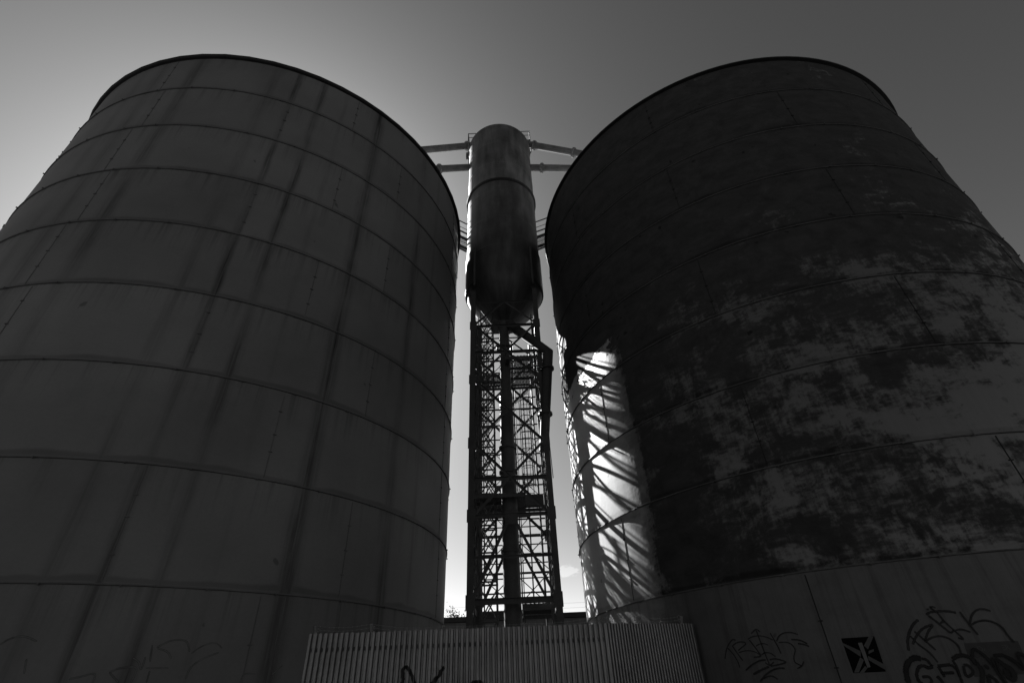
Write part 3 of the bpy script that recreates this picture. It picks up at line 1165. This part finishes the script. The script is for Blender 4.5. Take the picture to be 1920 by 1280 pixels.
dA, nA, lenA = sheet_run(FA, FB, .115, .06, .93)
dB, nB, lenB = sheet_run(FB, FC, .074, .04, .8)
for z in (1.0, -.1, -1.2):
    m = MB(); p, q = FA + nA * .09, FB + nA * .09
    m.bar((p.x, p.y, z), (q.x, q.y, z), .06, .08); m.build('fence_rail', M['tower'], fence)
    m = MB(); p, q = FB + nB * .08, FC + nB * .08
    m.bar((p.x, p.y, z), (q.x, q.y, z), .06, .08); m.build('fence_rail', M['tower'], fence)
posts = [FA + dA * t + nA * .17 for t in (.1, 1.35, 2.95, 4.75, 6.5)] + [FB + dB * t + nB * .15 for t in (.95, 2.1)]
arms = []
for i, p in enumerate(posts):
    m = MB(); m.bar((p.x, p.y, GROUND), (p.x, p.y, FTOP - .1), .07, .07); m.build('fence_post', M['tower'], fence)
    m = MB()
    vis = i in (0, 1, 4, 5, 6)
    hh = .16 if vis else .06
    tipp = Vector((p.x + random.uniform(-.03, .03), p.y - .12, FTOP + hh))
    m.bar((p.x, p.y, FTOP - .15), tipp, .05, .045)
    for k in range(9):                               # loops of loose wire tied round the arm
        a0 = Vector((p.x, p.y - .06, FTOP + hh * random.uniform(.1, .95)))
        r0 = Vector((random.uniform(-.07, .07), random.uniform(-.05, .05), random.uniform(-.05, .05)))
        m.bar(a0 - r0, a0 + r0, .012, .012)
    m.build('barbed_arm', M['rust'], fence)
    arms.append(tipp)
for off in (0.0, -.07):
    for a, b in zip(arms, arms[1:]):
        m = MB()
        pts = []
        for i in range(13):
            t = i / 12
            p = a.lerp(b, t) + Vector((0, 0, off - .05 * math.sin(math.pi * t)))
            p.z = max(p.z, FTOP + .02 + (.03 if off == 0 else 0)) if t not in (0, 1) else p.z
            pts.append(p)
        m.tube(pts, .0025, 5)
        for i in range(1, 12):
            q = pts[i]
            m.bar(q + Vector((-.012, 0, -.016)), q + Vector((.012, 0, .016)), .003, .003)
            m.bar(q + Vector((.012, 0, -.016)), q + Vector((-.012, 0, .016)), .003, .003)
        m.build('barbed_wire', M['rust'], fence)

# black spray marks that follow the corrugation
nrm3 = Vector((nA.x, nA.y, 0))


def fence_px(q):
    d = ray(q)
    t = (Vector((FA.x, FA.y, 0)).dot(nrm3)) / d.dot(nrm3)
    p = d * t
    return Vector(((Vector((p.x, p.y)) - FA).dot(dA), p.z))


bz, sz = (560, 1120), 780 / 1920
marks = [([(478, 394), (482, 330), (500, 322), (520, 350), (536, 396)], .07), ([(665, 325), (645, 360), (612, 398)], .075),
         ([(790, 400), (822, 388), (850, 400)], .08)]
cell = .014


def ink(segs, s, z):
    p = Vector((s, z))
    for a, b, w in segs:
        ab = b - a
        t = max(0, min(1, (p - a).dot(ab) / max(ab.length_squared, 1e-9)))
        if (p - (a + ab * t)).length < w * (1 + .25 * math.sin(40 * s + 23 * z)): return True
    return False


for pts, w in marks:
    L = smooth_poly([tuple(fence_px(q)) for q in Z(bz, sz, pts)], 6)
    segs = [(a, b, w / 2) for a, b in zip(L, L[1:])]
    m = MB()
    s_lo, s_hi = min(min(a.x, b.x) for a, b, _ in segs) - .1, max(max(a.x, b.x) for a, b, _ in segs) + .1
    z_lo, z_hi = -.35, max(max(a.y, b.y) for a, b, _ in segs) + .1
    ns, nz = int((s_hi - s_lo) / cell), int((z_hi - z_lo) / cell)
    for i in range(ns):
        for j in range(nz):
            s, z = s_lo + (i + .5) * cell, z_lo + (j + .5) * cell
            if ink(segs, s, z):
                b0 = len(m.v)
                for ds, dz in ((-.5, -.5), (.5, -.5), (.5, .5), (-.5, .5)):
                    u = s + ds * cell
                    p = FA + dA * u + nA * (corr(u, .115, .06) - .005)
                    m.v.append((p.x, p.y, z + dz * cell))
                m.f.append((b0, b0 + 1, b0 + 2, b0 + 3))
    if m.f: m.build('graffiti_mark', M['scrawl'], fence)

# ------------------------------------------------------------------ behind: low shed, trees, power line
SY = 44.0
shed = empty('shed', (1.5, SY + 5, GROUND), 'long low dark shed behind the lattice tower', 'building')
zt_ = .1185 * SY
m = MB(); m.box(1.5, SY + 5, (GROUND + zt_ - .35) / 2, 34, 10, zt_ - .35 - GROUND); m.build('wall', M['shed'], shed)
m = MB(); m.box(1.5, SY + 5, zt_ - .18, 34.8, 10.8, .33); m.build('roof', M['rim'], shed)
for x in (-4.3, -2.6, 3.6, 4.7):
    m = MB(); m.box(x, SY - .03, zt_ - 1.7, .9, .05, .8); m.build('window', M['spout'], shed)


def tree(x, y, z0, zc, rx, rz, label, seed, dens=1500, leaf=.12):
    rnd = random.Random(seed)
    root = empty('tree', (x, y, z0), label, 'tree', 'trees behind the shed')
    t = MB()
    t.tube([(x, y, z0), (x + .1, y, z0 + (zc - z0) * .5), (x, y, zc)], [.22, .17, .08], 8)
    tips = []
    for i in range(46):
        a = rnd.uniform(0, 2 * math.pi)
        e = Vector((x + rx * rnd.uniform(.3, 1) * math.cos(a), y + rx * rnd.uniform(.3, 1) * math.sin(a), zc + rz * rnd.uniform(-.7, 1)))
        b = Vector((x, y, zc - rz * rnd.uniform(.1, .9)))
        mid = b.lerp(e, .5) + Vector((0, 0, .15))
        t.tube([b, mid, e], [.06, .04, .012], 5)
        tips += [mid, e, mid.lerp(e, .5)]
    t.build('trunk', M['bark'], root)
    c = MB()
    for i in range(dens):
        p = rnd.choice(tips) + Vector((rnd.gauss(0, .28), rnd.gauss(0, .28), rnd.gauss(0, .24)))
        u = Vector((rnd.gauss(0, 1), rnd.gauss(0, 1), rnd.gauss(0, 1))).normalized()
        v = u.cross(Vector((rnd.gauss(0, 1), rnd.gauss(0, 1), rnd.gauss(0, 1)))).normalized()
        l = leaf * rnd.uniform(.6, 1.3)
        b0 = len(c.v)
        c.v += [tuple(p - u * l), tuple(p + v * l * .45), tuple(p + u * l), tuple(p - v * l * .45)]
        c.f.append((b0, b0 + 1, b0 + 2, b0 + 3))
    c.build('crown', M['leaf'], root, recalc=False)


tree(-6.6, 60, GROUND, 6.1, 2.1, 1.45, 'sparse leafy tree showing over the shed roof beside the tower', 3, 4200, .11)
tree(-8.9, 61, GROUND, 6.0, 1.2, 1.2, 'small sparse tree at the streaked grey silo edge, over the shed roof', 5, 1600, .1)

pl = empty('power_line', (9.0, 52, GROUND), 'thin power cables stretched above the shed on the right', 'power line')
for z in (6.55, 6.95):
    m = MB()
    m.tube([(x, 52, z + .012 * abs(x - 4) ** 1.3 * .12) for x in range(-20, 29, 4)], .007, 5)
    m.build('cable', M['rust'], pl)
for x in (-20, 28):
    m = MB(); m.tube([(x, 52.1, GROUND), (x, 52.1, 7.6)], .12, 10); m.build('pole', M['bark'], pl)

# ------------------------------------------------------------------ sky and sun
W = bpy.data.worlds.new('World')
SC.world = W
W.use_nodes = True
wt = W.node_tree
bg = wt.nodes['Background']
sky = wt.nodes.new('ShaderNodeTexSky')
sky.sky_type = 'NISHITA'
sky.sun_disc = False
sky.sun_elevation = SUN_EL
sky.sun_rotation = -(SUN_AZ - math.pi / 2)
sky.air_density, sky.dust_density, sky.ozone_density = 1.0, 0.5, 1.2
sep = wt.nodes.new('ShaderNodeSeparateColor')
wt.links.new(sky.outputs[0], sep.inputs[0])


def wm(op, a, b, clamp=False):
    x = wt.nodes.new('ShaderNodeMath')
    x.operation = op
    x.use_clamp = clamp
    for i, k in enumerate((a, b)):
        if isinstance(k, (int, float)): x.inputs[i].default_value = k
        else: wt.links.new(k, x.inputs[i])
    return x.outputs[0]


# black-and-white film behind a red filter: mostly the red of the sky
KR, KG, KB = 0.77, 0.0, -0.184
lum = wm('ADD', wm('ADD', wm('MULTIPLY', sep.outputs[0], KR), wm('MULTIPLY', sep.outputs[1], KG)), wm('MULTIPLY', sep.outputs[2], KB))
lum = wm('MAXIMUM', lum, 0.0)
# one small cloud low between the tower and the dark silo
tc = wt.nodes.new('ShaderNodeTexCoord')
cd = ray((1063, 1070)).normalized()
vm = wt.nodes.new('ShaderNodeVectorMath')
vm.operation = 'SUBTRACT'
vm.inputs[1].default_value = cd
wt.links.new(tc.outputs['Generated'], vm.inputs[0])
mp = wt.nodes.new('ShaderNodeMapping')
mp.inputs['Scale'].default_value = (1, 1, 2.4)
wt.links.new(vm.outputs[0], mp.inputs[0])
ln_ = wt.nodes.new('ShaderNodeVectorMath')
ln_.operation = 'LENGTH'
wt.links.new(mp.outputs[0], ln_.inputs[0])
cn = wt.nodes.new('ShaderNodeTexNoise')
cn.inputs['Scale'].default_value = 95
cn.inputs['Detail'].default_value = 5
wt.links.new(mp.outputs[0], cn.inputs['Vector'])
cm = wm('SUBTRACT', wm('MULTIPLY', cn.outputs['Fac'], .045), ln_.outputs['Value'])
cmask = wm('MULTIPLY', wm('ADD', cm, 0.0), 160.0, True)
lum = wm('MULTIPLY', lum, wm('ADD', wm('MULTIPLY', cmask, .25), 1.0))
cmb = wt.nodes.new('ShaderNodeCombineColor')
for i in range(3): wt.links.new(lum, cmb.inputs[i])
wt.links.new(cmb.outputs[0], bg.inputs['Color'])
bg.inputs['Strength'].default_value = .05

sl = bpy.data.lights.new('sun', 'SUN')
sl.energy = 5.0
sl.angle = R(.53)
sl.color = (1, 1, 1)
so = bpy.data.objects.new('sun', sl)
COL.objects.link(so)
sd = Vector((math.cos(SUN_AZ) * math.cos(SUN_EL), math.sin(SUN_AZ) * math.cos(SUN_EL), math.sin(SUN_EL)))
so.rotation_euler = sd.to_track_quat('Z', 'Y').to_euler()
so.location = sd * 80

# ------------------------------------------------------------------ camera
cam = bpy.data.cameras.new('camera')
cam.sensor_width = 36
cam.lens = F_PX / 1920 * 36
cam.clip_start = .05
cam.clip_end = 5000
co = bpy.data.objects.new('camera', cam)
COL.objects.link(co)
r0, u0 = Vector((1, 0, 0)), Vector((0, -math.sin(PITCH), math.cos(PITCH)))
fw = Vector((0, math.cos(PITCH), math.sin(PITCH)))
c, s = math.cos(ROLL), math.sin(ROLL)
rt, up = r0 * c + u0 * s, -r0 * s + u0 * c
co.matrix_world = Matrix((rt, up, -fw)).transposed().to_4x4()
SC.camera = co

vs = SC.view_settings
SC.display_settings.display_device = 'sRGB'
vs.view_transform = 'Standard'
vs.look = 'None'
vs.exposure = 2.7
vs.gamma = 1.0
SC.cycles.use_denoising = True
SC.cycles.max_bounces = 6
SC.render.film_transparent = False
